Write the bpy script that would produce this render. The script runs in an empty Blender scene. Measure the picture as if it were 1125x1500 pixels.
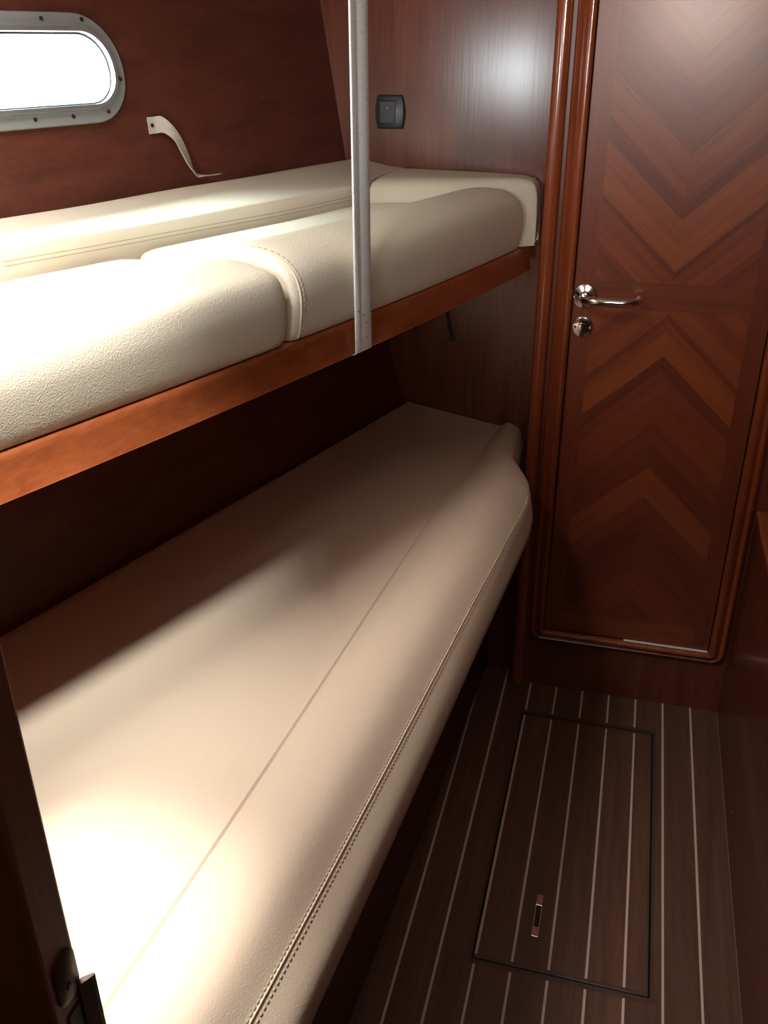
import bpy, bmesh, math, random
import numpy as np
from mathutils import Vector, Matrix
random.seed(4)
SC = bpy.context.scene
COL = SC.collection

# ------------------------------------------------------------------ helpers
def smooth(me, flag=True):
    for p in me.polygons: p.use_smooth = flag

def obj(name, bm, mat, parent=None, origin=None, sm=True, label=None, cat=None, group=None, kind=None):
    """link one bmesh (in world coordinates) as ONE mesh object"""
    bmesh.ops.recalc_face_normals(bm, faces=bm.faces[:])
    if parent is not None:
        off = parent_world(parent)
    else:
        off = Vector(origin) if origin is not None else base_of(bm)
    bmesh.ops.translate(bm, verts=bm.verts[:], vec=-off)
    me = bpy.data.meshes.new(name); bm.to_mesh(me); bm.free()
    smooth(me, sm)
    if sm: me.set_sharp_from_angle(angle=math.radians(42))
    o = bpy.data.objects.new(name, me); COL.objects.link(o)
    if mat: me.materials.append(mat)
    if parent is not None: o.parent = parent
    else: o.location = off
    tag(o, label, cat, group, kind)
    return o

def base_of(bm):
    xs = [v.co for v in bm.verts]
    return Vector(((min(c.x for c in xs)+max(c.x for c in xs))/2, (min(c.y for c in xs)+max(c.y for c in xs))/2, min(c.z for c in xs)))

def parent_world(p):
    v = Vector((0, 0, 0))
    while p is not None:
        v = v + Vector(p.location); p = p.parent
    return v

def tag(o, label=None, cat=None, group=None, kind=None):
    if label: o['label'] = label
    if cat: o['category'] = cat
    if group: o['group'] = group
    if kind: o['kind'] = kind
    return o

def thing(name, loc, label, cat, group=None, kind=None):
    o = bpy.data.objects.new(name, None); COL.objects.link(o); o.location = loc
    o.empty_display_size = .05
    return tag(o, label, cat, group, kind)

def box(bm, x0, x1, y0, y1, z0, z1, bev=0.0):
    vs = [bm.verts.new((x, y, z)) for z in (z0, z1) for y in (y0, y1) for x in (x0, x1)]
    fs = [bm.faces.new([vs[i] for i in q]) for q in ((0,1,3,2),(4,6,7,5),(0,4,5,1),(2,3,7,6),(0,2,6,4),(1,5,7,3))]
    if bev > 0:
        es = list({e for f in fs for e in f.edges})
        bmesh.ops.bevel(bm, geom=es, offset=bev, segments=3, affect='EDGES', profile=.5)
    return bm

def loft(bm, rings, closed=True, caps=True):
    """rings: list of lists of 3D points; closed = each ring is a loop"""
    R = [[bm.verts.new(p) for p in r] for r in rings]
    n = len(R[0])
    for a, b in zip(R, R[1:]):
        for i in range(n if closed else n-1):
            j = (i+1) % n
            try: bm.faces.new((a[i], a[j], b[j], b[i]))
            except ValueError: pass
    if caps and closed:
        bm.faces.new(R[0]); bm.faces.new(list(reversed(R[-1])))
    return R

def tube(bm, pts, r, seg=12, caps=True):
    pts = [Vector(p) for p in pts]
    rings = []; up = None
    for i, p in enumerate(pts):
        t = (pts[min(i+1, len(pts)-1)] - pts[max(i-1, 0)]).normalized()
        if up is None:
            up = Vector((0, 0, 1)) if abs(t.z) < .9 else Vector((1, 0, 0))
        a = t.cross(up).normalized(); b = a.cross(t).normalized(); up = b
        rr = r[i] if isinstance(r, (list, tuple)) else r
        rings.append([p + (a*math.cos(2*math.pi*k/seg) + b*math.sin(2*math.pi*k/seg))*rr for k in range(seg)])
    loft(bm, rings, True, caps)

def lathe_y(bm, cx, cz, prof, seg=40):
    """prof: (radius, y) pairs, turned about the y axis through (cx,cz)"""
    rings = [[Vector((cx+r*math.cos(2*math.pi*k/seg), y, cz+r*math.sin(2*math.pi*k/seg))) for k in range(seg)] for r, y in prof]
    loft(bm, rings)

def catmull(P, n=6):
    out = []
    for i in range(len(P)-1):
        p0, p1, p2, p3 = [np.array(P[j], float) for j in (max(i-1, 0), i, i+1, min(i+2, len(P)-1))]
        for k in range(n):
            t = k/n
            out.append(.5*((2*p1)+(-p0+p2)*t+(2*p0-5*p1+4*p2-p3)*t*t+(-p0+3*p1-3*p2+p3)*t**3))
    out.append(np.array(P[-1], float))
    return out

# ------------------------------------------------------------------ materials
def new_mat(name):
    m = bpy.data.materials.new(name); m.use_nodes = True
    nt = m.node_tree; b = nt.nodes['Principled BSDF']
    return m, nt, b

class N:
    def __init__(s, nt): s.nt = nt
    def node(s, t, **kw):
        n = s.nt.nodes.new(t)
        for k, v in kw.items(): setattr(n, k, v)
        return n
    def set(s, sock, v):
        if isinstance(v, bpy.types.NodeSocket): s.nt.links.new(v, sock)
        else: sock.default_value = v
    def math(s, op, a, b=0.0, c=0.0, clamp=False):
        n = s.node('ShaderNodeMath', operation=op, use_clamp=clamp)
        s.set(n.inputs[0], a); s.set(n.inputs[1], b); s.set(n.inputs[2], c)
        return n.outputs[0]
    def mix(s, f, a, b, blend='MIX'):
        n = s.node('ShaderNodeMix', data_type='RGBA', blend_type=blend)
        s.set(n.inputs[0], f); s.set(n.inputs[6], a); s.set(n.inputs[7], b)
        return n.outputs[2]
    def pos(s):
        g = s.node('ShaderNodeNewGeometry'); return g.outputs['Position']
    def xyz(s, v):
        n = s.node('ShaderNodeSeparateXYZ'); s.set(n.inputs[0], v); return n.outputs
    def comb(s, x, y, z):
        n = s.node('ShaderNodeCombineXYZ'); s.set(n.inputs[0], x); s.set(n.inputs[1], y); s.set(n.inputs[2], z); return n.outputs[0]
    def scale(s, v, sc):
        n = s.node('ShaderNodeMapping'); s.set(n.inputs[0], v); n.inputs['Scale'].default_value = sc; return n.outputs[0]
    def noise(s, v, scale, detail=4, rough=.55, dist=0.0):
        n = s.node('ShaderNodeTexNoise'); s.set(n.inputs['Vector'], v); n.inputs['Scale'].default_value = scale
        n.inputs['Detail'].default_value = detail; n.inputs['Roughness'].default_value = rough; n.inputs['Distortion'].default_value = dist
        return n.outputs[0]
    def ramp(s, f, stops, interp='LINEAR'):
        n = s.node('ShaderNodeValToRGB'); s.set(n.inputs[0], f); cr = n.color_ramp; cr.interpolation = interp
        while len(cr.elements) < len(stops): cr.elements.new(.5)
        for e, (p, c) in zip(cr.elements, stops):
            e.position = p; e.color = (*c, 1) if len(c) == 3 else c
        return n.outputs[0]
    def bump(s, h, strength, dist, bsdf):
        n = s.node('ShaderNodeBump'); s.set(n.inputs['Height'], h); n.inputs['Strength'].default_value = strength; n.inputs['Distance'].default_value = dist
        s.nt.links.new(n.outputs[0], bsdf.inputs['Normal'])
    def ao_free(s): pass

def wood(name, base, dark, axis='z', rough=.28, coat=.35, fig=1.0, spec=.5, ctr=.12):
    """varnished mahogany, grain running along one world axis"""
    m, nt, b = new_mat(name); n = N(nt)
    sc = {'x': (.05, 1, 1), 'y': (1, .05, 1), 'z': (1, 1, .05)}[axis]
    v = n.scale(n.pos(), sc)
    g1 = n.noise(v, 28, 5, .6, .6)
    g2 = n.noise(v, 190, 3, .6)
    big = n.noise(n.scale(n.pos(), {'x': (.25, 1, 1), 'y': (1, .25, 1), 'z': (1, 1, .25)}[axis]), 5, 2, .5)
    f = n.math('ADD', n.math('MULTIPLY', g1, .65), n.math('MULTIPLY', g2, .35))
    c = n.ramp(f, [(.34, dark), (.5, base), (.68, tuple(min(1, x*1.35) for x in base))])
    c = n.mix(n.math('MULTIPLY', n.math('SUBTRACT', big, .35), .9*fig, clamp=True), c, (*[x*.62 for x in base], 1))
    nt.links.new(c, b.inputs['Base Color'])
    b.inputs['Roughness'].default_value = rough
    b.inputs['Specular IOR Level'].default_value = spec
    b.inputs['Coat Weight'].default_value = coat; b.inputs['Coat Roughness'].default_value = ctr
    n.bump(g2, .05, .001, b)
    return m

def leather(name, col, rough=.42, bs=.28):
    m, nt, b = new_mat(name); n = N(nt)
    p = n.pos()
    vo = n.node('ShaderNodeTexVoronoi'); n.set(vo.inputs['Vector'], n.scale(p, (1, 1, 1))); vo.inputs['Scale'].default_value = 460
    big = n.noise(p, 7, 2, .5)
    fine = n.noise(p, 500, 2, .5)
    c = n.mix(n.math('MULTIPLY', big, .35), (*col, 1), (*[x*.9 for x in col], 1))
    nt.links.new(c, b.inputs['Base Color'])
    b.inputs['Roughness'].default_value = rough
    b.inputs['Specular IOR Level'].default_value = .4
    h = n.math('ADD', n.math('MULTIPLY', vo.outputs['Distance'], 1.0), n.math('MULTIPLY', fine, .3))
    n.bump(h, bs, .0012, b)
    return m

def plain(name, col, rough=.5, metal=0.0, nscale=60, amt=.12, coat=0.0, bump=0.0):
    m, nt, b = new_mat(name); n = N(nt)
    f = n.noise(n.pos(), nscale, 3, .5)
    c = n.mix(f, (*[x*(1-amt) for x in col], 1), (*[min(1, x*(1+amt)) for x in col], 1))
    nt.links.new(c, b.inputs['Base Color'])
    b.inputs['Roughness'].default_value = rough; b.inputs['Metallic'].default_value = metal
    b.inputs['Coat Weight'].default_value = coat
    if bump: n.bump(f, bump, .001, b)
    return m

BASE = (.215, .048, .016); DARK = (.115, .022, .008)
M_wall = wood('mahogany_panel', (.155, .040, .019), (.095, .022, .011), 'z', rough=.33, coat=.25)
M_alc = wood('mahogany_alcove', (.14, .040, .021), (.085, .024, .013), 'z', rough=.21, coat=.0)
M_hull = wood('mahogany_hull', (.12, .032, .019), (.08, .021, .013), 'y', rough=.5, coat=.05)
M_trim = wood('mahogany_trim', (.28, .064, .022), (.19, .038, .013), 'z', rough=.2, coat=.6)
M_trimx = wood('mahogany_trim_across', (.27, .06, .018), (.17, .034, .011), 'x', rough=.2, coat=.6)
M_rail = wood('mahogany_rail', (.30, .074, .023), (.22, .048, .015), 'y', rough=.34, coat=.25, fig=.5)
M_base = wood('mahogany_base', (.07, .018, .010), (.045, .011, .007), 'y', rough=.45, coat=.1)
M_jamb = wood('mahogany_jamb', (.21, .062, .028), (.15, .042, .019), 'z', rough=.5, coat=.1)
M_cab = wood('mahogany_cabinet', (.12, .032, .017), (.08, .02, .011), 'y', rough=.3, coat=.3)
M_ceil = plain('cream_headliner', (.62, .58, .50), .8)
M_leather = leather('cream_leather', (.74, .66, .53))
M_leather2 = leather('tan_cream_leather', (.71, .565, .44), .5, .16)
M_thread = plain('cream_thread', (.42, .33, .25), .8)
M_threadl = plain('pale_thread', (.72, .60, .46), .8)
M_dark = plain('black_rubber', (.012, .012, .015), .6)
M_chrome = plain('polished_chrome', (.82, .80, .78), .12, 1.0, 40, .05)
M_alu = plain('satin_aluminium', (.46, .50, .52), .45, .5, 90, .08)
M_alul = plain('bright_aluminium_lip', (.70, .72, .74), .3, .8, 90, .06)
M_pale = plain('pale_light_line', (.85, .80, .74), .35)
M_bronze = plain('dark_steel', (.10, .07, .06), .4, .8)
M_plate = plain('charcoal_plastic', (.024, .026, .030), .42)
M_rock = plain('black_plastic', (.012, .014, .02), .35)
M_led = plain('grey_dot', (.5, .5, .48), .4)

def web_mat(name, col):
    m, nt, b = new_mat(name); n = N(nt)
    p = n.xyz(n.pos())
    w = n.math('SINE', n.math('MULTIPLY', p[2], 2400.0))
    c = n.mix(n.math('MULTIPLY_ADD', w, .25, .5), (*[x*.8 for x in col], 1), (*col, 1))
    nt.links.new(c, b.inputs['Base Color']); b.inputs['Roughness'].default_value = .75
    n.bump(w, .3, .0006, b)
    return m
M_web = web_mat('white_webbing', (.88, .88, .88))
M_web2 = web_mat('cream_webbing', (.66, .60, .50))

# glass: clear pane
def glass():
    m = bpy.data.materials.new('window_glass'); m.use_nodes = True; nt = m.node_tree; nt.nodes.clear(); n = N(nt)
    out = n.node('ShaderNodeOutputMaterial'); tr = n.node('ShaderNodeBsdfTransparent'); gl = n.node('ShaderNodeBsdfGlossy')
    gl.inputs['Roughness'].default_value = .03; tr.inputs[0].default_value = (.96, .98, .98, 1)
    mx = n.node('ShaderNodeMixShader'); mx.inputs[0].default_value = .06
    nt.links.new(tr.outputs[0], mx.inputs[1]); nt.links.new(gl.outputs[0], mx.inputs[2]); nt.links.new(mx.outputs[0], out.inputs[0])
    return m
M_glass = glass()

# teak-and-holly sole: pale strips every 66 mm, stopped round the hatch
HX0, HX1, HY0, HY1 = -.149, .169, 1.139, 1.861
def sole(name, hatch):
    m, nt, b = new_mat(name); n = N(nt)
    P = n.pos(); x, y, z = n.xyz(P)
    k = n.math('DIVIDE', n.math('ADD', x, .2085), .0666)
    d = n.math('MULTIPLY', n.math('ABSOLUTE', n.math('SUBTRACT', k, n.math('ROUND', k))), .0666)
    strip = n.math('LESS_THAN', d, .0023)
    # plain border along the two short ends of the hatch
    e = n.math('MINIMUM', n.math('ABSOLUTE', n.math('SUBTRACT', y, HY0)), n.math('ABSOLUTE', n.math('SUBTRACT', y, HY1)))
    near = n.math('LESS_THAN', e, .011)
    inx = n.math('MULTIPLY', n.math('GREATER_THAN', x, HX0-.004), n.math('LESS_THAN', x, HX1+.012))
    strip = n.math('MULTIPLY', strip, n.math('SUBTRACT', 1.0, n.math('MULTIPLY', near, inx)))
    v = n.scale(P, (1, .04, 1))
    g1 = n.noise(v, 60, 4, .6, .4); g2 = n.noise(v, 260, 3, .6)
    wn = n.node('ShaderNodeTexWhiteNoise', noise_dimensions='1D'); n.set(wn.inputs['W'], n.math('FLOOR', k))
    f = n.math('ADD', n.math('MULTIPLY', g1, .6), n.math('MULTIPLY', g2, .4))
    c = n.ramp(f, [(.36, (.072, .031, .020)), (.52, (.112, .050, .032)), (.66, (.145, .067, .043))])
    c = n.mix(n.math('MULTIPLY', wn.outputs[0], .3), c, (.07, .035, .024, 1))
    # darker colour along the joint round the hatch
    ex = n.math('MINIMUM', n.math('ABSOLUTE', n.math('SUBTRACT', x, HX0)), n.math('ABSOLUTE', n.math('SUBTRACT', x, HX1)))
    inside_y = n.math('MULTIPLY', n.math('GREATER_THAN', y, HY0-.01), n.math('LESS_THAN', y, HY1+.01))
    joint_tone = n.math('MAXIMUM', n.math('MULTIPLY', near, inx), n.math('MULTIPLY', n.math('LESS_THAN', ex, .006), inside_y))
    c = n.mix(n.math('MULTIPLY', joint_tone, .55), c, (.03, .026, .026, 1))
    c = n.mix(strip, c, (.55, .43, .34, 1))
    nt.links.new(c, b.inputs['Base Color'])
    b.inputs['Roughness'].default_value = .42; b.inputs['Coat Weight'].default_value = .08
    n.bump(g2, .06, .001, b)
    return m
M_sole = sole('teak_and_holly', False)

# door veneer: chevron marquetry inside a plain border
def door_mat():
    m, nt, b = new_mat('chevron_veneer'); n = N(nt)
    P = n.pos(); x, y, z = n.xyz(P)
    xs = n.math('SUBTRACT', x, .078); ax = n.math('ABSOLUTE', xs)
    vu = n.math('SUBTRACT', z, n.math('MULTIPLY', ax, .94))
    vl = n.math('ADD', z, n.math('MULTIPLY', ax, .94))
    g = lambda t: (t, t, t)
    def strip(v, lo, hi, bounds):
        f = n.math('DIVIDE', n.math('SUBTRACT', v, lo), hi-lo, clamp=True)
        return n.ramp(f, [(max(0, (p-lo)/(hi-lo)), g(c)) for p, c in bounds], 'CONSTANT')
    up = strip(vu, .85, 2.0, [(.85, .62), (.935, .50), (.985, .68), (1.03, .55), (1.062, .32), (1.078, .82), (1.125, .74), (1.182, .34), (1.205, .42), (1.221, .60),
                              (1.262, .66), (1.301, .42), (1.361, .36), (1.413, .55), (1.47, .66), (1.53, .5), (1.6, .62), (1.7, .45), (1.8, .6)])
    lo = strip(vl, .2, 1.2, [(.2, .40), (.30, .50), (.382, .36), (.45, .30), (.522, .46), (.569, .72), (.643, .40), (.70, .46), (.75, .58),
                             (.842, .50), (.869, .34), (.902, .80), (.955, .70), (.975, .40), (.99, .72), (1.04, .55), (1.085, .66)])
    side = n.math('GREATER_THAN', xs, 0.0)
    # grain runs along each arm
    def grain(v):
        q = n.comb(n.math('MULTIPLY', v, 1.0), n.math('MULTIPLY', z, .06), side)
        return n.math('ADD', n.math('MULTIPLY', n.noise(q, 45, 4, .6, .3), .6), n.math('MULTIPLY', n.noise(q, 220, 3, .6), .4))
    gu = grain(vu); gl = grain(vl)
    isup = n.math('GREATER_THAN', z, 1.0285)
    tone = n.mix(isup, lo, up); gr = n.mix(isup, gl, gu)
    # border, middle band and bottom strip
    gv = n.scale(P, (1, 1, .05)); gvert = n.math('ADD', n.math('MULTIPLY', n.noise(gv, 40, 4, .6, .4), .6), n.math('MULTIPLY', n.noise(gv, 220, 3), .4))
    gh = n.scale(P, (.05, 1, 1)); ghor = n.math('ADD', n.math('MULTIPLY', n.noise(gh, 60, 4, .6, .4), .6), n.math('MULTIPLY', n.noise(gh, 260, 3), .4))
    band = n.math('MAXIMUM', n.math('LESS_THAN', n.math('ABSOLUTE', n.math('SUBTRACT', z, 1.0275)), .0285), n.math('LESS_THAN', z, .235))
    low = n.math('LESS_THAN', z, .235)
    tone = n.mix(band, tone, n.mix(low, (.52, .52, .52, 1), (.66, .66, .66, 1))); gr = n.mix(band, gr, ghor)
    out = n.math('MAXIMUM', n.math('GREATER_THAN', n.math('ABSOLUTE', xs), .158), n.math('LESS_THAN', z, .187))
    bt = n.mix(n.math('LESS_THAN', xs, 0.0), (.36, .36, .36, 1), (.50, .50, .50, 1))
    tone = n.mix(out, tone, bt); gr = n.mix(out, gr, gvert)
    c = n.ramp(tone, [(.25, (.145, .031, .015)), (.5, (.20, .045, .019)), (.85, (.30, .076, .024))])
    gf = n.ramp(gr, [(.34, g(.72)), (.5, g(1.0)), (.66, g(1.16))])
    c = n.mix(1.0, c, gf, 'MULTIPLY')
    nt.links.new(c, b.inputs['Base Color'])
    b.inputs['Roughness'].default_value = .34; b.inputs['Coat Weight'].default_value = .15; b.inputs['Coat Roughness'].default_value = .22
    n.bump(gr, .04, .001, b)
    return m
M_door = door_mat()

# ------------------------------------------------------------------ guide curves (metres)
YD, YB = 1.984, 2.03          # face of the door wall, back of the berth alcove
GZ = [0, .4, .738, 1.26, 1.58, 2.0]; GX = [.30, .41, .504, .63, .68, .72]
def hullx(y, z): return -float(np.interp(z, GZ, GX)) - .31*(YB-y)
_ry = [.60, .722, .808, .901, 1.005, 1.129, 1.332, 1.568, 1.994]; _rx = [-.662, -.612, -.583, -.550, -.510, -.465, -.396, -.328, -.210]
_rp = np.polyfit(_ry, _rx, 3)
def railx(y):
    if y < .6: return float(np.polyval(_rp, .6)) + (y-.6)*float(np.polyval(np.polyder(_rp), .6))
    return float(np.polyval(_rp, y))
def hcx(y): return float(np.interp(y, [.4, 1.056, 1.144, 1.245, 1.381, 1.516, 1.745, 1.80, 2.03], [-1.01, -.806, -.765, -.722, -.665, -.607, -.527, -.515, -.505]))
def basex(y): return -.268 - .06*(YD-y)

# ------------------------------------------------------------------ setting
# floor with the hatch opening, in one mesh
bm = bmesh.new()
fx0, fx1, fy0, fy1 = -1.45, .80, -1.2, 2.05
for a in ((fx0, HX0, fy0, fy1), (HX1, fx1, fy0, fy1), (HX0, HX1, fy0, HY0), (HX0, HX1, HY1, fy1)):
    box(bm, *a, -.025, 0)
box(bm, HX0-.02, HX1+.02, HY0-.02, HY1+.02, -.05, -.027)
obj('floor', bm, M_sole, origin=(0, 0, 0), sm=False, kind='structure')

bm = bmesh.new(); box(bm, -1.7, .85, -1.2, 2.08, 2.0, 2.03)
obj('ceiling', bm, M_ceil, sm=False, kind='structure')

# hull side (left) with the oval port cut out
WY0, WY1, WZ0, WZ1 = 1.02, 1.4755, 1.39, 1.543     # outer edge of the port frame
def stadium(y0, y1, z0, z1, r, n=12):
    pts = []
    for cy, cz, a0 in ((y1-r, z1-r, 90), (y1-r, z0+r, 0), (y0+r, z0+r, -90), (y0+r, z1-r, -180)):
        for k in range(n+1):
            a = math.radians(a0 - 90*k/n); pts.append((cy+r*math.cos(a), cz+r*math.sin(a)))
    return pts
# hull-plane normal (into the cabin) near the port
_e1 = Vector((.31, 1, 0)).normalized(); _e2 = Vector((-(.05/.32), 0, 1)).normalized()
HN = _e1.cross(_e2).normalized()
if HN.x < 0: HN = -HN
def onhull(y, z, off=0.0): return Vector((hullx(y, z), y, z)) + HN*off
bm = bmesh.new()
ya, yb = -1.2, YB
for z0, z1 in ((0, .4), (.4, .738), (.738, 1.26), (1.58, 2.0)):
    loft(bm, [[(hullx(ya, z), ya, z), (hullx(yb, z), yb, z)] for z in (z0, z1)], False)
inner = stadium(WY0+.018, WY1-.018, WZ0+.018, WZ1-.018, .055)
o_ = [bm.verts.new((hullx(y, z), y, z)) for y, z in ((ya, 1.26), (yb, 1.26), (yb, 1.58), (ya, 1.58))]
i_ = [bm.verts.new(onhull(y, z)) for y, z in inner]
es = [bm.edges.new((L[k], L[(k+1) % len(L)])) for L in (o_, i_) for k in range(len(L))]
bmesh.ops.triangle_fill(bm, use_beauty=True, use_dissolve=False, edges=es)
# drop any face that covers the opening
ic = ((WY0+WY1)/2, (WZ0+WZ1)/2)
for f in [f for f in bm.faces if all(v in set(i_) for v in f.verts)]: bm.faces.remove(f)
bmesh.ops.remove_doubles(bm, verts=bm.verts[:], dist=1e-5)
obj('wall_left', bm, M_hull, origin=(0, 0, 0), sm=False, kind='structure')

bm = bmesh.new(); box(bm, -.735, -.197, YB, YB+.02, 0, 2.0)
obj('wall_alcove', bm, M_alc, sm=False, kind='structure')

# door wall (around the door opening)
DX0, DX1, DZ0, DZ1 = -.1235, .2775, .1745, 1.93
bm = bmesh.new()
for a in ((-.196, DX0, 0, 2.0), (DX1, .80, 0, 2.0), (DX0, DX1, 0, DZ0), (DX0, DX1, DZ1, 2.0)):
    box(bm, a[0], a[1], YD, YB+.02, a[2], a[3])
box(bm, -.196, .80, YB+.021, YB+.03, 0, 2.0)
obj('wall_far', bm, M_wall, sm=False, kind='structure')

bm = bmesh.new(); box(bm, .80, .83, -1.2, YB+.02, 0, 2.0)
obj('wall_right', bm, M_wall, sm=False, kind='structure')
bm = bmesh.new(); box(bm, -1.75, .83, -1.23, -1.2, 0, 2.0)
obj('wall_rear', bm, M_wall, sm=False, kind='structure')

# near bulkhead: its reveal is the dark edge at lower left
JX, JY0, JY1 = -.357, .362, .400
bm = bmesh.new(); box(bm, -1.60, JX, JY0, JY1, 0, 2.0, bev=.004)
wf = obj('wall_front', bm, M_jamb, sm=False, kind='structure')
bm = bmesh.new(); box(bm, .36, .80, JY0, JY1, 0, 2.0, bev=.004)
obj('wall_front_right', bm, M_jamb, sm=False, kind='structure')

# half-round trim up the alcove edge
def halfround(x0, x1, y, d, n=10):
    return [(x0+(x1-x0)*(.5-.5*math.cos(math.pi*k/n)), y-d*math.sin(math.pi*k/n)**.7) for k in range(n+1)]
bm = bmesh.new()
pr = halfround(-.197, -.166, YD-.0005, .016)
loft(bm, [[(x, y, z) for x, y in pr] for z in (0.002, .5, 1.0, 1.5, 1.998)])
obj('trim_1', bm, M_trim, kind='structure')

# ------------------------------------------------------------------ door
door = thing('door_1', (.078, YD, DZ0), 'narrow varnished mahogany door with chevron veneer and chrome lever', 'door', kind='structure')
bm = bmesh.new(); box(bm, DX0+.0025, DX1-.0025, YD, YD+.03, DZ0+.003, DZ1-.003, bev=.0015)
obj('door_panel', bm, M_door, door, sm=False)
# moulding: profile swept down the left, along the bottom and up the right with rounded corners
def mould_path(off, r):
    """off 0 = inner edge, 1 = outer edge"""
    x0 = -.1225-.036*off; x1 = .2765+.039*off; z0 = .1755-.027*off; rr = r*off+.002
    pts = [(x0, 1.97)]
    for z in (1.5, 1.0, .6): pts.append((x0, z))
    for k in range(9):
        a = math.pi+ (math.pi/2)*k/8; pts.append((x0+rr+rr*math.cos(a), z0+rr+rr*math.sin(a)))
    pts.append((.08, z0))
    for k in range(9):
        a = -math.pi/2+(math.pi/2)*k/8; pts.append((x1-rr+rr*math.cos(a), z0+rr+rr*math.sin(a)))
    for z in (.6, 1.0, 1.5): pts.append((x1, z))
    pts.append((x1, 1.97))
    return pts
prof = [(0, 0), (0, .013), (.08, .0175), (.22, .019), (.38, .0165), (.52, .011), (.60, .0085), (.66, .0105), (.78, .0125), (.92, .0095), (1, .004), (1, 0)]
paths = [[(x, YD-.0004-d, z) for x, z in mould_path(o, .028)] for o, d in prof]
bm = bmesh.new()
loft(bm, [[paths[j][i] for j in range(len(prof))] for i in range(len(paths[0]))])
obj('door_moulding', bm, M_trim, door)
bm = bmesh.new(); box(bm, .075, .273, YD-.0085, YD-.0015, DZ0+.0026, DZ0+.0042)  # pale strip stands in for the bright line of light below the door
obj('door_light_line', bm, M_pale, door, sm=False, label='pale strip painting a line of light along the foot of the door')
# lever handle
h = obj('door_handle', (lambda b: (lathe_y(b, -.097, 1.021, [(.0262, YD-.0002), (.0262, YD-.0028), (.0250, YD-.0044), (.0242, YD-.0047), (.0125, YD-.0052), (.0118, YD-.0056), (.0110, YD-.012), (.0100, YD-.014), (.001, YD-.0145)]), b)[1])(bmesh.new()), M_chrome, door, label='round chrome rose with curved lever')
bm = bmesh.new()
lp = catmull([(-.097, YD-.010, 1.021), (-.097, YD-.032, 1.0215), (-.092, YD-.046, 1.023), (-.078, YD-.054, 1.0245), (-.055, YD-.056, 1.0245), (-.025, YD-.055, 1.0245), (-.006, YD-.053, 1.0245), (.006, YD-.047, 1.0245), (.012, YD-.036, 1.0245), (.0125, YD-.018, 1.0245)], 6)
tube(bm, lp, [.0088 if i < 12 else (.0082 if i < 40 else .0075) for i in range(len(lp))], 16)
obj('lever', bm, M_chrome, h)
bm = bmesh.new()
for xx in (-.0195, .0195):
    lathe_y(bm, -.097+xx, 1.0205, [(.0040, YD-.0046), (.0034, YD-.0066), (.001, YD-.0070)], 14)
obj('screw', bm, M_chrome, h)
k = obj('lock_plate', (lambda b: (lathe_y(b, -.0955, .9555, [(.0228, YD-.0002), (.0228, YD-.0025), (.0216, YD-.0040), (.0208, YD-.0043), (.0092, YD-.0047), (.0088, YD-.0062), (.0078, YD-.0064), (.0006, YD-.0064)]), b)[1])(bmesh.new()), M_chrome, door, label='round chrome keyhole plate below the lever')
for xx in (-.0165, .0165):
    bm = bmesh.new(); lathe_y(bm, -.0955+xx, .9555, [(.0034, YD-.0042), (.003, YD-.0060), (.001, YD-.0064)], 14)
    obj('screw', bm, M_chrome, k)
bm = bmesh.new(); lathe_y(bm, -.0955, .957, [(.0026, YD-.0064), (.0026, YD-.0069), (.0005, YD-.0069)], 14); box(bm, -.0967, -.0943, YD-.0069, YD-.0064, .9505, .957)
obj('keyhole', bm, M_dark, k)

# ------------------------------------------------------------------ oval port
win = thing('window_1', onhull(1.25, WZ0), 'oval portlight with grey metal frame in the hull side', 'window', kind='structure')
def ring(bm, o, i, d0, d1):
    """stadium ring between insets o (outer) and i (inner); d = depth off the hull"""
    def st(ins): return stadium(WY0+ins, WY1-ins, WZ0+ins, WZ1-ins, max(.0745-ins, .02))
    A, B = st(o), st(i)
    e = (d1-d0)*.35
    A2, B2 = st(o+.0015), st(i-.0015)
    rows = [[onhull(y, z, d) for y, z in L] for L, d in ((A, d0), (A, d1-e), (A2, d1), (B2, d1), (B, d1-e), (B, d0))]
    n = len(A); V = [[bm.verts.new(p) for p in r] for r in rows]
    for a in range(6):
        for q in range(n):
            bm.faces.new((V[a][q], V[a][(q+1) % n], V[(a+1) % 6][(q+1) % n], V[(a+1) % 6][q]))
bm = bmesh.new(); ring(bm, 0, .020, .0005, .006); fr = obj('window_frame', bm, M_alu, win)
bm = bmesh.new(); ring(bm, .0185, .0275, -.03, .013); obj('rim', bm, M_alul, fr)
bm = bmesh.new(); ring(bm, .0276, .0305, -.03, .004); obj('gasket', bm, M_alu, win)
bm = bmesh.new()
bm.faces.new([bm.verts.new(onhull(y, z, -.012)) for y, z in stadium(WY0+.029, WY1-.029, WZ0+.029, WZ1-.029, .046)])
obj('glass_pane', bm, M_glass, win, sm=False)
for y, z in ((1.345, 1.534), (1.417, 1.534), (1.273, 1.534), (1.424, 1.4045), (1.355, 1.4015), (1.287, 1.4015), (1.463, 1.45)):
    bm = bmesh.new()
    p = onhull(y, z, .0062); a = _e1*.0034; b2 = _e2*.0034
    loft(bm, [[p + (a*math.cos(t*math.pi/6)+b2*math.sin(t*math.pi/6))*s + HN*dd for t in range(12)] for s, dd in ((1, -.0005), (.85, .0013), (.1, .0016))])
    obj('screw', bm, M_bronze, fr)

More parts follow.
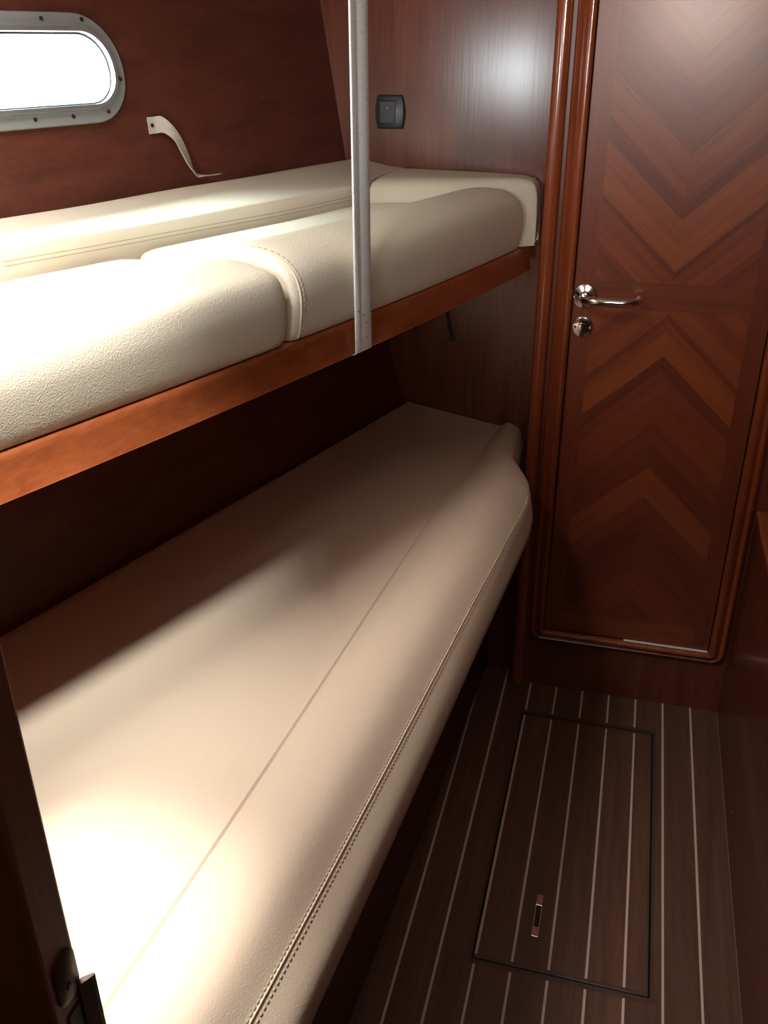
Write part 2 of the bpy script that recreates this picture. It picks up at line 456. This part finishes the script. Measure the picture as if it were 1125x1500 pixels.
# ------------------------------------------------------------------ upper berth
up = thing('upper_bunk', (-.42, 1.2, 1.073), 'mahogany shelf of the upper berth with curved front rail', 'bunk')
bm = bmesh.new()
ys = np.linspace(.404, YD-.004, 48)
rp = [(0, 1.074), (-.0012, 1.073), (.028, 1.073), (.028, 1.121), (.010, 1.1225), (.005, 1.1215), (.0015, 1.118), (0, 1.112)]
loft(bm, [[(railx(y)-u-.006*max(0, (z-1.08)/.04) * (1 if u < .02 else 0), y, z) for u, z in rp] for y in ys])
obj('front_rail', bm, M_rail, up)
bm = bmesh.new()
rings = []
for y in np.linspace(.404, 2.024, 30):
    xr = railx(min(y, YD-.004))-.030; z0, z1 = 1.082, 1.116
    rings.append([(xr, y, z0), (xr, y, z1), (hullx(y, z1)+.005, y, z1), (hullx(y, z0)+.005, y, z0)])
loft(bm, rings); obj('berth_board', bm, M_rail, up, sm=False)

ENDS = [(0, .70), (.002, .80), (.006, .90), (.014, .96), (.028, .99), (.05, 1.0)]
def shear_cushion(name, y0, y1, k0, k1, profile, mat, label, e0=True, e1=True, nst=40, crown=None):
    """cushion swept along the rail; profile(y) -> closed list of (u, z); ends rounded"""
    L = y1-y0
    st = []
    if e0: st += [(y0+e, s) for e, s in ENDS[:-1]]
    else: st += [(y0, 1.0)]
    a, b = (y0+ENDS[-1][0] if e0 else y0+.02), (y1-ENDS[-1][0] if e1 else y1-.02)
    st += [(y, 1.0) for y in np.linspace(a, b, nst)]
    if e1: st += [(y1-e, s) for e, s in reversed(ENDS[:-1])]
    else: st += [(y1, 1.0)]
    bm = bmesh.new(); rings = []
    for y, s in st:
        t = (y-y0)/L; k = k0+(k1-k0)*t
        pr = profile(y, k); cz = 1.1242
        cu = sum(p[0] for p in pr)/len(pr)
        r = []
        for u, z in pr:
            fs = 1-(1-s)*.6
            u2 = cu+(u-cu)*(1-(1-s)*.22); z2 = cz+(z-cz)*fs
            x = railx(min(y, 1.99))-u2; yy = y+k*u2
            x = max(x, hullx(yy, z2)+.006); yy = min(yy, YB-.003)
            r.append((x, yy, z2))
        rings.append(r)
    loft(bm, rings)
    return bm

def front_prof(y, k=.33, crown=1.25, flat=1.228):
    # depth back to the hull-side cushion
    d = .28
    for _ in range(12): d = (railx(min(y, 1.99))-hcx(min(y+k*d, 2.02)))-.007
    top = [(.012, 1.1245), (.007, 1.138), (.003, 1.165), (.003, 1.193), (.013, 1.222), (.038, crown-.008), (.078, crown), (.115, crown-.003), (.145, flat+.008), (.168, flat),
           (max(.19, d-.05), flat+.004), (d-.014, flat+.001), (d-.003, flat-.014), (d, 1.19), (d, 1.1245)]
    return [tuple(p) for p in catmull(top, 4)] + [(d*.66, 1.1242), (d*.33, 1.1242)]

SEAMY = 1.185
bmn = shear_cushion('c', .406, SEAMY-.006, .0, .16, lambda y, k: front_prof(y, k, 1.241, 1.224), M_leather, '', False, True, 40)
near = obj('front_cushion', bmn, M_leather, label='bright cream leather cushion on the upper berth at the near end', cat='cushion', group='upper berth cushions')
bmf = shear_cushion('c', SEAMY+.006, 1.945, .16, -.70, lambda y, k: front_prof(y, k, 1.25, 1.228), M_leather, '', True, True, 44)
far = obj('front_cushion', bmf, M_leather, label='cream leather front cushion behind the white strap on the upper berth', cat='cushion', group='upper berth cushions')
# stitched end panel edge and piping on the far front cushion
def far_edge_pt(u, z, e):
    y = SEAMY+.006+e; s = float(np.interp(e, [a for a, b in ENDS], [b for a, b in ENDS]))
    pr = front_prof(y, .16, 1.25, 1.228); cu = sum(p[0] for p in pr)/len(pr)
    u2 = cu+(u-cu)*(1-(1-s)*.22); z2 = 1.1242+(z-1.1242)*(1-(1-s)*.6)
    return Vector((railx(y)-u2, y+.16*u2, z2))
pr = front_prof(SEAMY+.02, .16, 1.25, 1.228)
edge = [far_edge_pt(u, z, .012) for u, z in pr[1:44]]
bm = bmesh.new(); tube(bm, edge, .0016, 8)
obj('piping', bm, M_threadl, far)
bm = bmesh.new()
edge2 = [far_edge_pt(u, z, .017) for u, z in pr[1:26]]
for a, b in zip(edge2, edge2[1:]):
    n_ = max(1, int((b-a).length/.006))
    for q in range(n_):
        p0 = a.lerp(b, q/n_); p1 = a.lerp(b, (q+.55)/n_)
        tube(bm, [p0+Vector((.001, 0, .0006)), p1+Vector((.001, 0, .0006))], .0009, 6)
obj('stitching', bm, M_thread, far)

# hull-side cushion
def hull_prof(y):
    xf = hcx(y); zt = float(np.interp(y, [.4, 1.1, 1.6, 2.03], [1.272, 1.266, 1.263, 1.264])); zb = zt+.016
    xb = hullx(y, zb)+.006
    w = xf-xb
    q = float(np.interp(y, [1.70, 1.76], [1, .12]))
    P = [(xf-.004*q, 1.1245), (xf, 1.15), (xf+.001*q, zt-.03), (xf, zt-.008*q), (xf-.006*q-.001, zt-.001*q), (xf-.03, zt+.003), (xf-w*.6, zt+.012), (xb+.02, zb), (xb+.004, zb-.012), (xb+.012, 1.22)]
    Q = [tuple(p) for p in catmull(P, 4)]
    return Q + [(hullx(y, 1.12)+.008, 1.1245)]
bm = bmesh.new(); rings = []
ys = list(np.linspace(.406, 2.02, 60)) + [2.0255]
for y in ys:
    wob = .0008*math.sin(y*9.0)+.0006*math.sin(y*17+1)
    rings.append([(max(x, hullx(y, z)+.005), y, z + (wob if z > 1.24 else 0)) for x, z in hull_prof(y)])
loft(bm, rings)
hc = obj('hull_side_cushion', bm, M_leather, label='long cream leather cushion along the hull below the oval window', cat='cushion', group='upper berth cushions')
bm = bmesh.new()
for dz in (.020, .026):
    tube(bm, [(hcx(y)+.0006, y, float(np.interp(y, [.4, 1.1, 1.6, 2.03], [1.272, 1.266, 1.263, 1.264]))-dz) for y in np.linspace(.5, 2.0, 50)], .0007, 6)
obj('stitching', bm, M_thread, hc)

# cushion across the far end of the berth
def quad_cushion(A, B, C, D, zb, top, na=26, nb=18):
    """A-B front edge, D-C back edge; vertical walls with a rolled top edge"""
    A, B, C, D = [Vector((*p, 0)) for p in (A, B, C, D)]
    F = [(.004, 0), (0, .12), (-.001, .5), (.001, .78), (.006, .91), (.016, .975), (.034, 1.0)]
    def axis(L, n, tight=False):
        mid = [(a, 1.0) for a in np.linspace(.034, L-.034, n)][1:-1]
        E_ = F if not tight else [(.001, 0), (0, .2), (0, .6), (0, .9), (.001, .97), (.003, .99), (.008, 1.0)]
        return F + mid + [(L-e, f) for e, f in reversed(E_)]
    La = ((B-A).length+(C-D).length)/2; Lb = ((D-A).length+(C-B).length)/2
    bm = bmesh.new(); G = []
    for ea, fa in axis(La, na, True):
        row = []
        for eb, fb in axis(Lb, nb):
            a, b = ea/La, eb/Lb
            p = (A.lerp(B, a)).lerp(D.lerp(C, a), b)
            h = min(fa, fb); z = zb+(top(a, b)-zb)*h
            row.append(bm.verts.new((p.x, p.y, z)))
        G.append(row)
    for i in range(len(G)-1):
        for j in range(len(G[0])-1):
            bm.faces.new((G[i][j], G[i+1][j], G[i+1][j+1], G[i][j+1]))
    rim = G[0][:] + [r[-1] for r in G[1:]] + G[-1][-2::-1] + [r[0] for r in G[-2:0:-1]]
    bm.faces.new(rim)
    return bm
bm = quad_cushion((-.208, 1.962), (-.503, 1.752), (-.503, YB-.004), (-.208, YB-.004), 1.1245, lambda a, b: 1.251+.016*max(0, a)**.6+.002*math.sin(b*3.1))
fc = obj('end_cushion', bm, M_leather, label='short cream leather cushion across the far end below the black switch', cat='cushion', group='upper berth cushions')
bm = bmesh.new()
cp = catmull([(-.2065, 1.972, 1.150), (-.204, 1.968, 1.142), (-.2055, 1.962, 1.134), (-.210, 1.962, 1.126)], 5)
rows = [[Vector(p)+Vector((0, -.006, 0)), Vector(p)+Vector((0, .008, .004))] for p in cp]
loft(bm, rows, False)
bmesh.ops.solidify(bm, geom=bm.faces[:], thickness=.0012)
obj('pull_tab', bm, M_web, fc)

# ------------------------------------------------------------------ lower berth
lb = thing('lower_bunk', (-.4, 1.2, 0), 'dark mahogany base under the lower berth mattress', 'bunk')
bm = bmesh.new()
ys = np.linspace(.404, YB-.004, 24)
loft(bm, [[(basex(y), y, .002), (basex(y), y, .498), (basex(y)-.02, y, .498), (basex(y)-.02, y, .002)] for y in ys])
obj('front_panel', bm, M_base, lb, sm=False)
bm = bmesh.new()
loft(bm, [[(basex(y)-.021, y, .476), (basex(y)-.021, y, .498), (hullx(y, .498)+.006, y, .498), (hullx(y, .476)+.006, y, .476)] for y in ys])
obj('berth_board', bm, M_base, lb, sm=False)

_sy = [.40, .455, .521, .65, .857, 1.164, 1.546, 1.845, 2.03]; _sx = [-.408, -.402, -.396, -.384, -.368, -.348, -.316, -.288, -.266]
_sp = np.polyfit(_sy, _sx, 3)
def seamx(y): return float(np.polyval(_sp, y))
_by = [.40, .563, .746, .90, 1.168, 1.464, 1.63]; _bx = [-.252, -.241, -.226, -.2115, -.189, -.172, -.158]
_bp = np.polyfit(_by, _bx, 2)
def bulgex(y):
    b = float(np.polyval(_bp, min(y, 1.66)))
    return b + float(np.interp(y, [1.3, 1.66, 1.70, 1.74, 1.79, 1.83, 1.862, 1.90, 2.03], [0, .004, .007, .007, -.004, -.026, -.047, -.052, -.052]))
def stitchx(y): return bulgex(y) - float(np.interp(y, [.45, .56, 1.17, 1.6, 1.75, 1.87], [.036, .034, .024, .016, .012, .012]))
SEAMZ = .697
def bolster_prof(y):
    xs, xb, xt = seamx(y)+.0006, bulgex(y), stitchx(y)
    w = xt-xs; pf = float(np.interp(y, [1.7, 1.88], [1, 0]))
    P = [(xs, .502), (xs, .66), (xs+.0003, .6945), (xs+.004, SEAMZ+.0005), (xs+w*.35, SEAMZ+.008), (xs+w*.72, SEAMZ-.004+.008*(1-pf)), (xt, .655+.038*(1-pf)), (xb-.004, .622+.052*(1-pf)), (xb, .592+.05*(1-pf)), (xb-.010, .558), (xb-.032, .525), (xb-.060, .503)]
    return P
def bolster_top(y): return [tuple(p) for p in catmull(bolster_prof(y), 5)]
bm = bmesh.new()
ys = list(np.linspace(.404, 1.6, 40)) + list(np.linspace(1.62, 1.92, 26)) + list(np.linspace(1.94, YB-.005, 5))
loft(bm, [[(x, y, z) for x, z in bolster_top(y)] + [((seamx(y)*.5+bulgex(y)*.5), y, .502)] for y in ys])
mt = thing('bunk_mattress', (-.5, 1.2, .5), 'long tan cream leather mattress with rolled front edge on the lower berth', 'mattress')
obj('front_bolster', bm, M_leather2, mt, label='rolled front edge with a double stitched seam')
# sleeping surface
def mat_top(x, y):
    b = (seamx(y)-x)/max(.05, seamx(y)-hullx(y, .738))
    z = .695+.043*min(1, max(0, b))
    # shallow crease across the middle
    ax, ay, bx2, by2 = -.50, 1.33, -.385, 1.17
    dx, dy = bx2-ax, by2-ay; L = math.hypot(dx, dy)
    t = ((x-ax)*dx+(y-ay)*dy)/L/L; dist = ((x-ax)*dy-(y-ay)*dx)/L
    fall = max(0, 1-abs(t-.5)*1.5)
    z -= .006*fall*math.exp(-(dist/.022)**2)
    z += .003*fall*math.exp(-((dist-.05)/.035)**2)
    return z
bm = bmesh.new(); rings = []
ys = np.linspace(.404, YB-.004, 110)
for y in ys:
    xs = seamx(y)-.0006; xh = hullx(y, .736)+.005
    bot = hullx(y, .502)+.006
    r = [(xs, y, .502), (xs, y, .60), (xs, y, .688), (xs-.0003, y, .6950), (xs-.003, y, .6972)]
    for q in np.linspace(.03, .955, 44):
        x = xs+(xh-xs)*q; r.append((x, y, mat_top(x, y)))
    r += [(xh+.002, y, .728), (hullx(y, .70)+.005, y, .70), (bot, y, .502)]
    rings.append(r)
loft(bm, rings); obj('sleeping_surface', bm, M_leather2, mt)
# double stitched seam along the bolster
def surf_pt(y, f):
    """point on the bolster at control parameter f (6 = seam ridge)"""
    P = catmull(bolster_prof(y), 10); i = f*10; a = int(i); t = i-a
    p = P[a]*(1-t)+P[min(a+1, len(P)-1)]*t
    q = P[min(a+1, len(P)-1)]-P[a]; n_ = Vector((-q[1], 0, q[0])).normalized()
    if n_.x < 0: n_ = -n_
    return Vector((p[0], y, p[1])) + n_*.0004
yy = np.linspace(.42, 1.735, 90)
bm = bmesh.new(); tube(bm, [surf_pt(y, 6.0) for y in yy], .0013, 8); obj('piping', bm, M_leather2, mt)
bm = bmesh.new()
for f in (5.93, 6.13):
    y = .42
    while y < 1.74:
        p0, p1 = surf_pt(y, f), surf_pt(y+.0042, f); tube(bm, [p0, p1], .0009, 5); y += .0072
obj('stitching', bm, M_thread, mt)

# ------------------------------------------------------------------ straps
def ribbon(bm, centres, dirs, w, th=.0014, sub=6):
    C_ = catmull(centres, sub); D_ = catmull(dirs, sub)
    rows = []
    for i, (c, d) in enumerate(zip(C_, D_)):
        c = Vector(c); d = Vector(d).normalized()
        t = Vector(C_[min(i+1, len(C_)-1)]-C_[max(i-1, 0)]).normalized(); n_ = t.cross(d).normalized()*th/2
        ww = w/2
        rows.append([c-d*ww-n_, c+d*ww-n_, c+d*ww+n_, c-d*ww+n_])
    loft(bm, rows)
# tall strap from the deckhead to under the rail
T = Vector((.29, .957, 0)).normalized(); Nn = Vector((.957, -.29, 0))
yc = 1.335; xr = railx(yc)
st = thing('lee_strap', (xr+.003, yc, 1.06), 'tall white webbing strap hanging vertically down to the upper berth rail', 'strap')
sec = [(-.0215, .0000), (-.0205, .0010), (-.0085, .0014), (-.0065, .0008), (-.0045, .0014), (.012, .0020), (.020, .0014), (.0225, .0004)]
bm = bmesh.new(); rings = []
path = [(.0030, 1.999, 1.0), (.0030, 1.6, 1.0), (.0030, 1.3, 1.0), (.0030, 1.15, 1.0), (.0030, 1.12, .9), (.0032, 1.09, .7), (.0032, 1.075, .5)]
for off, z, curl in path:
    base = Vector((xr, yc, z)) + Nn*off
    front = [base + T*s + Nn*(d*curl+.0014) for s, d in sec]
    back = [base + T*s + Nn*(d*curl) for s, d in reversed(sec)]
    rings.append(front+back)
loft(bm, rings)
obj('webbing', bm, M_web, st)
bm = bmesh.new(); rows = []
for q in range(9):
    a = math.pi/2*q/8
    c = Vector((xr, yc, 1.0735)) + Nn*(.0040-.004*(1-math.cos(a)) - (.010*q/8)) + Vector((0, 0, -.0035*math.sin(a)))
    rows.append([c-T*.0225, c+T*.0225, c+T*.0225+Vector((-.001, 0, .0013)), c-T*.0225+Vector((-.001, 0, .0013))])
loft(bm, rows); obj('tail', bm, M_web, st)
for s, z in ((-.015, 1.139), (.007, 1.117), (.006, 1.094), (-.001, 1.131)):
    bm = bmesh.new(); c = Vector((xr, yc, z)) + T*s + Nn*.0068
    loft(bm, [[c + (T*math.cos(t*math.pi/4)+Vector((0, 0, 1))*math.sin(t*math.pi/4))*.0016*q - Nn*(.003 if q == 1 else 0) for t in range(8)] for q in (1, .6)])
    obj('rivet', bm, M_bronze, st)

# short strap screwed to the hull, its tail lying on the cushion
s2 = thing('hull_strap', onhull(1.51, 1.378, .002), 'short cream strap screwed to the hull side, its tail drooping onto the cushion', 'strap')
bm = bmesh.new()
pc = [(1.500, 1.379, .003), (1.514, 1.379, .004), (1.526, 1.378, .010), (1.537, 1.364, .018), (1.545, 1.345, .021), (1.553, 1.322, .021), (1.560, 1.302, .021), (1.570, 1.292, .019), (1.590, 1.2895, .018), (1.628, 1.2885, .017)]
up_ = Vector((-.06, 0, 1)); vd = Vector((-.45, .89, -.09))
pd = [up_, up_, up_*.95+vd*.15, up_*.78+vd*.40, up_*.66+vd*.55+_e1*.3, up_*.48+vd*.75+_e1*.3, up_*.22+vd, vd+up_*.16, vd*.9+HN*.2, vd*.9+HN*.3]
ribbon(bm, [onhull(a, b, c) for a, b, c in pc], [tuple(d) for d in pd], .026, .0014, 6)
obj('webbing', bm, M_web2, s2)
bm = bmesh.new(); p = onhull(1.508, 1.379, .0042)
loft(bm, [[p + (_e1*math.cos(t*math.pi/6)+_e2*math.sin(t*math.pi/6))*.0036*s + HN*dd for t in range(12)] for s, dd in ((1, -.001), (.8, .0014), (.1, .0018))])
obj('screw', bm, M_bronze, s2)

# ------------------------------------------------------------------ switch on the alcove wall
sx, sz = -.5315, 1.3715
sw = thing('wall_switch', (sx, YB, sz-.033), 'black square switch plate on the far wall above the upper berth', 'switch')
def barrel(hw, hh, bow, n=10):
    pts = []
    for k in range(n+1):
        t = -1+2*k/n; pts.append((hw+bow*(1-t*t), hh*t))
    for k in range(n+1):
        t = 1-2*k/n; pts.append((-hw-bow*(1-t*t), hh*t))
    return pts
bm = bmesh.new()
loft(bm, [[(sx+x*s, y, sz+z*s) for x, z in barrel(.0265, .0325, .0055)] for s, y in ((1, YB-.0004), (1, YB-.006), (.97, YB-.009), (.90, YB-.0105))])
obj('face_plate', bm, M_plate, sw)
bm = bmesh.new(); box(bm, sx-.021, sx+.0125, YB-.0135, YB-.010, sz-.0215, sz+.0215, bev=.0012)
rk = obj('rocker', bm, M_rock, sw, sm=False)
bm = bmesh.new(); lathe_y(bm, sx-.0040, sz+.0085, [(.0016, YB-.0134), (.0014, YB-.0142), (.0003, YB-.0143)], 12); obj('indicator', bm, M_led, rk)

# thin dark cord hanging below the upper berth
bm = bmesh.new(); tube(bm, catmull([(-.407, YB-.006, 1.080), (-.404, YB-.007, 1.02), (-.402, YB-.007, .97), (-.394, YB-.009, .93), (-.388, YB-.010, .905)], 6), .0030, 8)
lathe_y(bm, -.387, .900, [(.001, YB-.016), (.006, YB-.014), (.006, YB-.008), (.001, YB-.006)], 12)
obj('cord', bm, M_dark, label='thin black cord hanging against the far wall under the upper berth', cat='cord')

# ------------------------------------------------------------------ floor hatch
fh = thing('floor_hatch', (.01, 1.5, -.024), 'rectangular striped wooden hatch set into the cabin floor', 'hatch')
bm = bmesh.new(); box(bm, HX0+.003, HX1-.003, HY0+.003, HY1-.003, -.024, -.0003, bev=.0008)
obj('panel', bm, M_sole, fh, sm=False)
px0, px1, py0, py1 = -.0485, -.0345, 1.213, 1.311
bm = bmesh.new(); box(bm, px0, px1, py0, py0+.022, -.0004, .0022, bev=.0008); box(bm, px0+.0005, px1-.0005, py1-.026, py1, -.0004, .0026, bev=.0008)
box(bm, px0, px0+.0028, py0+.018, py1-.022, -.0004, .0018, bev=.0005); box(bm, px1-.0028, px1, py0+.018, py1-.022, -.0004, .0018, bev=.0005)
pl = obj('pull_handle', bm, M_chrome, fh, sm=False, label='small slotted chrome lifting pull')
bm = bmesh.new(); box(bm, px0+.0028, px1-.0028, py0+.022, py1-.026, -.0003, .0003); obj('slot', bm, M_dark, pl, sm=False)
bm = bmesh.new(); tube(bm, [((px0+px1)/2+.0005, py0+.024, .0016), ((px0+px1)/2, py1-.028, .0024)], .0017, 8); obj('ring_bar', bm, M_bronze, pl)

# ------------------------------------------------------------------ low cabinet at right
cb = thing('cabinet', (.5, 1.2, 0), 'low varnished mahogany cabinet along the right of the floor', 'cabinet')
bm = bmesh.new(); box(bm, .3222, .798, .404, YD-.003, .001, .552)
obj('carcass', bm, M_cab, cb, sm=False)
bm = bmesh.new(); box(bm, .3205, .798, .404, YD-.003, .553, .569, bev=.004)
obj('top', bm, M_rail, cb, sm=False)
bm = bmesh.new()
loft(bm, [[(xx, 1.564+r*math.cos(t*math.pi/5), .067+r*math.sin(t*math.pi/5)) for t in range(10)] for xx, r in ((.3224, .004), (.3203, .0036), (.3192, .001))])
obj('screw', bm, M_bronze, cb)

# ------------------------------------------------------------------ strike plate on the near jamb
sp = thing('strike_plate', (JX, .385, .79), 'dark metal latch plate on the near door jamb at lower left', 'latch plate')
bm = bmesh.new()
pts = stadium(.3705, .3965, .845, .8945, .011, 6)
loft(bm, [[(JX+d, .3835+(y-.3835)*s, .87+(z-.87)*s) for y, z in pts] for d, s in ((.0002, 1), (.0014, 1), (.0020, .95))])
obj('plate', bm, M_bronze, sp)
bm = bmesh.new(); 
loft(bm, [[(JX+d, .3835+.0035*q*math.cos(t*math.pi/5), .861+.0035*q*math.sin(t*math.pi/5)) for t in range(10)] for d, q in ((.0018, 1), (.0030, .8), (.0033, .1))])
obj('screw', bm, M_bronze, sp)
bm = bmesh.new()
loft(bm, [[(JX+.0002, .392, z), (JX+.003, .392, z), (JX+.0085, .4015, z), (JX+.0095, .4045, z), (JX+.008, .405, z), (JX+.0005, .3985, z)] for z in (.775, .800, .838, .850)])
obj('lip', bm, M_bronze, sp, sm=False)
bm = bmesh.new(); box(bm, JX+.0001, JX+.0012, .376, .391, .775, .832); obj('latch_hole', bm, M_dark, sp, sm=False)

# ------------------------------------------------------------------ light
def area(name, loc, target, sx_, sy_, power, col):
    d = bpy.data.lights.new(name, 'AREA'); d.shape = 'RECTANGLE'; d.size = sx_; d.size_y = sy_; d.energy = power; d.color = col
    o = bpy.data.objects.new(name, d); COL.objects.link(o); o.location = loc
    o.rotation_euler = (Vector(target)-Vector(loc)).to_track_quat('-Z', 'Y').to_euler(); return o
def spot(name, loc, target, power, ang, blend, rad, col):
    d = bpy.data.lights.new(name, 'SPOT'); d.energy = power; d.spot_size = math.radians(ang); d.spot_blend = blend; d.shadow_soft_size = rad; d.color = col
    o = bpy.data.objects.new(name, d); COL.objects.link(o); o.location = loc
    o.rotation_euler = (Vector(target)-Vector(loc)).to_track_quat('-Z', 'Y').to_euler(); return o
hl = area('deck_hatch_light', (-.75, .66, 1.985), (-.75, .67, 0), .32, .32, 11.0, (1, .96, .90))
hl.data.spread = math.radians(130)
spot('hot_spot_fill', (-.72, .62, 1.97), (-.46, .52, .70), 130, 20, 1.0, .06, (1, .95, .86))  # added spot, burns out the near end of the lower mattress
spot('hot_spot_fill', (-.42, .50, 1.97), (-.68, .76, 1.24), 85, 44, 1.0, .06, (.98, 1, .94))  # second added spot, for the hot patch on the near upper cushion
rl = area('reading_light', (-.50, .44, 1.41), (-.46, 2, 1.42), .14, .14, .42, (.88, .97, 1)); rl.data.shape = 'DISK'; rl.data.spread = math.radians(50)
dl = area('doorway_light', (.13, -.55, 1.64), (.08, 2, 1.62), .26, .18, 1.35, (1, .90, .80))
dl.data.spread = math.radians(46)
cl = area('floor_fill', (.16, 1.30, 1.985), (.14, 1.30, 0), .25, .25, .48, (1, .86, .74))  # unseen overhead fill, added to lift the floor
cl.data.spread = math.radians(60)
area('rear_fill', (.05, -.75, 1.75), (-.2, 2, 1.3), .4, .4, 1.1, (1, .88, .76))  # unseen ambient fill added behind the camera, lifts the near jamb
area('port_daylight', (-1.10, 1.24, 1.656), (-.76, 1.10, 1.275), .36, .12, 40.0, (.78, .96, 1))

w = bpy.data.worlds.new('daylight'); SC.world = w; w.use_nodes = True
bg = w.node_tree.nodes['Background']; bg.inputs[0].default_value = (.92, .97, 1, 1); bg.inputs[1].default_value = 5.0

# ------------------------------------------------------------------ camera
cam = bpy.data.cameras.new('camera'); co = bpy.data.objects.new('camera', cam); COL.objects.link(co)
f_px = 1350.0
cam.sensor_fit = 'VERTICAL'; cam.sensor_height = 36; cam.sensor_width = 27; cam.lens = f_px/1500*36
cam.clip_start = .01
yaw, pit, rol = [math.radians(a) for a in (15.207, -26.972, -.36)]
fwd = Vector((-math.sin(yaw)*math.cos(pit), math.cos(yaw)*math.cos(pit), math.sin(pit))); rt = Vector((math.cos(yaw), math.sin(yaw), 0)); upv = rt.cross(fwd)
r2 = rt*math.cos(rol)+upv*math.sin(rol); u2 = -rt*math.sin(rol)+upv*math.cos(rol)
co.matrix_world = Matrix(((r2.x, u2.x, -fwd.x, 0), (r2.y, u2.y, -fwd.y, 0), (r2.z, u2.z, -fwd.z, 1.5), (0, 0, 0, 1)))
SC.camera = co
SC.view_settings.view_transform = 'Standard'
SC.view_settings.look = 'None'
SC.view_settings.exposure = 0
